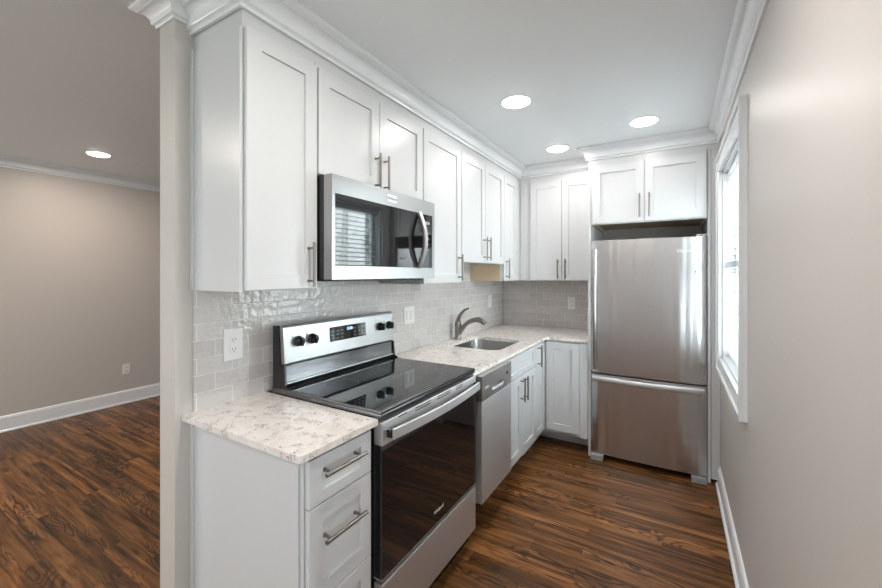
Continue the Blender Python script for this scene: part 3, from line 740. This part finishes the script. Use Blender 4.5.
text('badge_lettering', 'Whirlpool', 0.019, M_silver_print, door, frameM((DX-0.0010, 1.47, 0.395), (0, 1, 0), (0, 0, 1)), 0.0003, 0.0004)
MB().box(0.6212, DX, RY0+0.001, RY1-0.001, 0.105, 0.322, 0.005).build('storage_drawer', M_steel_drawer, t)
MB().box(0.56, 0.60, RY0+0.02, RY1-0.02, 0.004, 0.0298).build('toe_panel', M_dark, t)

# ---- dishwasher
DY0, DY1, DF = 1.872, 2.300, 0.681
t = thing('dishwasher', (0.33, (DY0+DY1)/2, 0), 'narrow stainless dishwasher between the range and the sink cabinet', 'dishwasher')
MB().box(0.03, 0.612, DY0+0.004, DY1-0.004, 0.205, 0.885).build('body', M_fridge_side, t)
m = MB(); pz0, pz1, py0, py1 = 0.775, 0.808, DY0+0.13, DY1-0.12; x0 = 0.6125
m.box(x0, DF, DY0, DY1, 0.215, 0.755, 0.003)
m.build('door_panel', M_steel_drawer, t)
m = MB(); m.box(x0, DF, DY0, DY1, pz1, 0.8885); m.box(x0, DF, DY0, DY1, 0.7555, pz0); m.box(x0, DF, DY0, py0, pz0, pz1); m.box(x0, DF, py1, DY1, pz0, pz1); m.box(x0, DF-0.03, py0, py1, pz0, pz1)
cp = m.build('control_panel', M_steel_y, t)
MB().prism([(DF-0.028, pz0+0.001), (DF-0.002, pz0+0.001), (DF+0.001, pz0+0.010), (DF-0.004, pz0+0.020), (DF-0.028, pz0+0.012)], 'y', py0+0.002, py1-0.002).build('pocket_handle', M_chrome, cp)
MB().box(DF+0.0003, DF+0.001, DY0+0.035, DY0+0.085, 0.815, 0.828).build('status_display', M_silver_print, cp)
MB().lathe((DF+0.0004, DY1-0.075, 0.838), [(0.009, 0), (0.009, 0.0015), (0, 0.0015)], 20, 'x').build('power_button', M_black, cp)
MB().box(0.44, 0.48, DY0+0.004, DY1-0.004, 0.001, 0.204).build('toe_panel', M_black, t)

# ---- refrigerator
RX0, RX1, RF = 0.989, 1.741, 3.200
t = thing('refrigerator', (1.365, 3.5, 0), 'stainless bottom-freezer refrigerator standing in the far alcove', 'refrigerator')
MB().box(RX0+0.006, RX1-0.006, RF+0.068, 3.80, 0.05, 1.675, 0.004).build('body', M_fridge_side, t)
def bowed(x0, x1, z0, z1, yf, yb, bow=0.012, rc=0.020):
    P_ = []; nn = 24
    for k in range(nn+1):
        s_ = k/nn; x = x0+(x1-x0)*s_; e = min(s_, 1-s_)*(x1-x0)
        dy = -bow*(1-(2*s_-1)**2)+bow
        if e < rc: dy += rc-math.sqrt(max(0, rc*rc-(rc-e)**2))
        P_.append((x, yf-bow+dy+0.0))
    P_ += [(x1, yb), (x0, yb)]
    m = MB(); m.prism(P_, 'z', z0, z1); m.sm = [True]*len(m.f); return m
d1 = bowed(RX0, RX1, 0.672, 1.690, RF+0.012, RF+0.064).build('refrigerator_door', M_steel_x, t)
d2 = bowed(RX0, RX1, 0.047, 0.660, RF+0.012, RF+0.064).build('freezer_drawer', M_steel_x, t)
hp = []
for k in range(17):
    a = k/16; hp.append((RX0+0.028, RF-0.010-0.030*math.sin(a*math.pi), 0.70+0.92*a))
m = MB(); m.tube(hp, 0.014, 18, flat=(0.8, 1.45)); m.tube([(RX0+0.028, RF+0.013, 0.715), (RX0+0.028, RF-0.014, 0.715)], 0.011, 12); m.tube([(RX0+0.028, RF+0.013, 1.605), (RX0+0.028, RF-0.014, 1.605)], 0.011, 12)
m.build('handle', M_steel_z, d1)
hp = []
for k in range(17):
    a = k/16; hp.append((RX0+0.015+a*(RX1-RX0-0.030), RF-0.008-0.034*math.sin(a*math.pi), 0.628))
m = MB(); m.tube(hp, 0.016, 18, flat=(1.35, 0.6))
for x in (RX0+0.03, RX1-0.03): m.tube([(x, RF+0.013, 0.628), (x, RF-0.012, 0.628)], 0.012, 12)
m.build('handle', M_steel_drawer, d2)
text('badge_lettering', 'Whirlpool', 0.036, M_plate, d1, frameM((1.583, RF+0.0045, 1.595), (1, 0, 0), (0, 0, 1)), 0.0012, 0.0004)
MB().lathe((1.675, RF+0.007, 1.45), [(0.007, 0), (0.006, 0.004), (0, 0.005)], 14, 'y', -1).build('door_plug', M_chrome, d1)
MB().lathe((1.680, RF+0.007, 0.72), [(0.007, 0), (0.006, 0.004), (0, 0.005)], 14, 'y', -1).build('door_plug', M_chrome, d1)
m = MB(); m.box(RX1-0.062, RX1-0.004, RF+0.010, RF+0.12, 1.6905, 1.706, 0.003); m.build('hinge_cover', M_grey_plastic, t)
MB().box(RX0+0.02, RX1-0.02, RF+0.05, RF+0.067, 0.018, 0.058).build('base_grille', M_black, t)
for x in (RX0+0.002, RX1-0.092): MB().box(x, x+0.09, RF-0.022, RF+0.049, 0.001, 0.042, 0.004).build('foot_cover', M_grey_plastic, t)

# ---- recessed ceiling lights
def can(x, y, z, label, power=CAN_POWER, color=CAN_COLOR):
    t = thing('recessed_light', (x, y, z), label, 'ceiling light', 'recessed ceiling lights')
    prof = [(0.088, 0.0), (0.088, 0.003), (0.085, 0.005), (0.081, 0.005), (0.079, 0.003), (0.079, 0.0)]
    MB().lathe((x, y, z-0.0004), prof, 40, 'z', -1).build('trim_ring', M_plate, t)
    MB().lathe((x, y, z-0.001), [(0.0785, 0.0), (0.0785, 0.005), (0.066, 0.011), (0.038, 0.015), (0, 0.016)], 40, 'z', -1).build('lens', M_lens, t)
    l = lamp('lamp', 'AREA', (0, 0, -0.020), power, color, 0.13, parent=t)
can(0.771, 2.138, ZK, 'round recessed ceiling light over the middle of the kitchen, nearest the microwave', 3.2)
can(1.381, 2.835, ZK, 'round recessed ceiling light in front of the cabinet over the refrigerator', 1.6)
can(0.762, 3.100, ZK, 'round recessed ceiling light in the far left corner, before the far wall cabinets', 3.6)
can(-2.847, 1.41, ZL, 'round recessed ceiling light in the living room on the left', 12, (1, 0.86, 0.73))
can(1.12, 0.90, ZK, 'round recessed ceiling light above the kitchen entrance', 11)  # added above the frame to brighten the near cabinet fronts
can(0.80, -1.6, ZK, 'round recessed ceiling light behind the entrance', 16)  # invented behind the camera to light the room
can(-1.6, -0.6, ZL, 'round recessed ceiling light in the near part of the living room', 20, (1, 0.88, 0.76))  # invented out of view as extra light for the living room
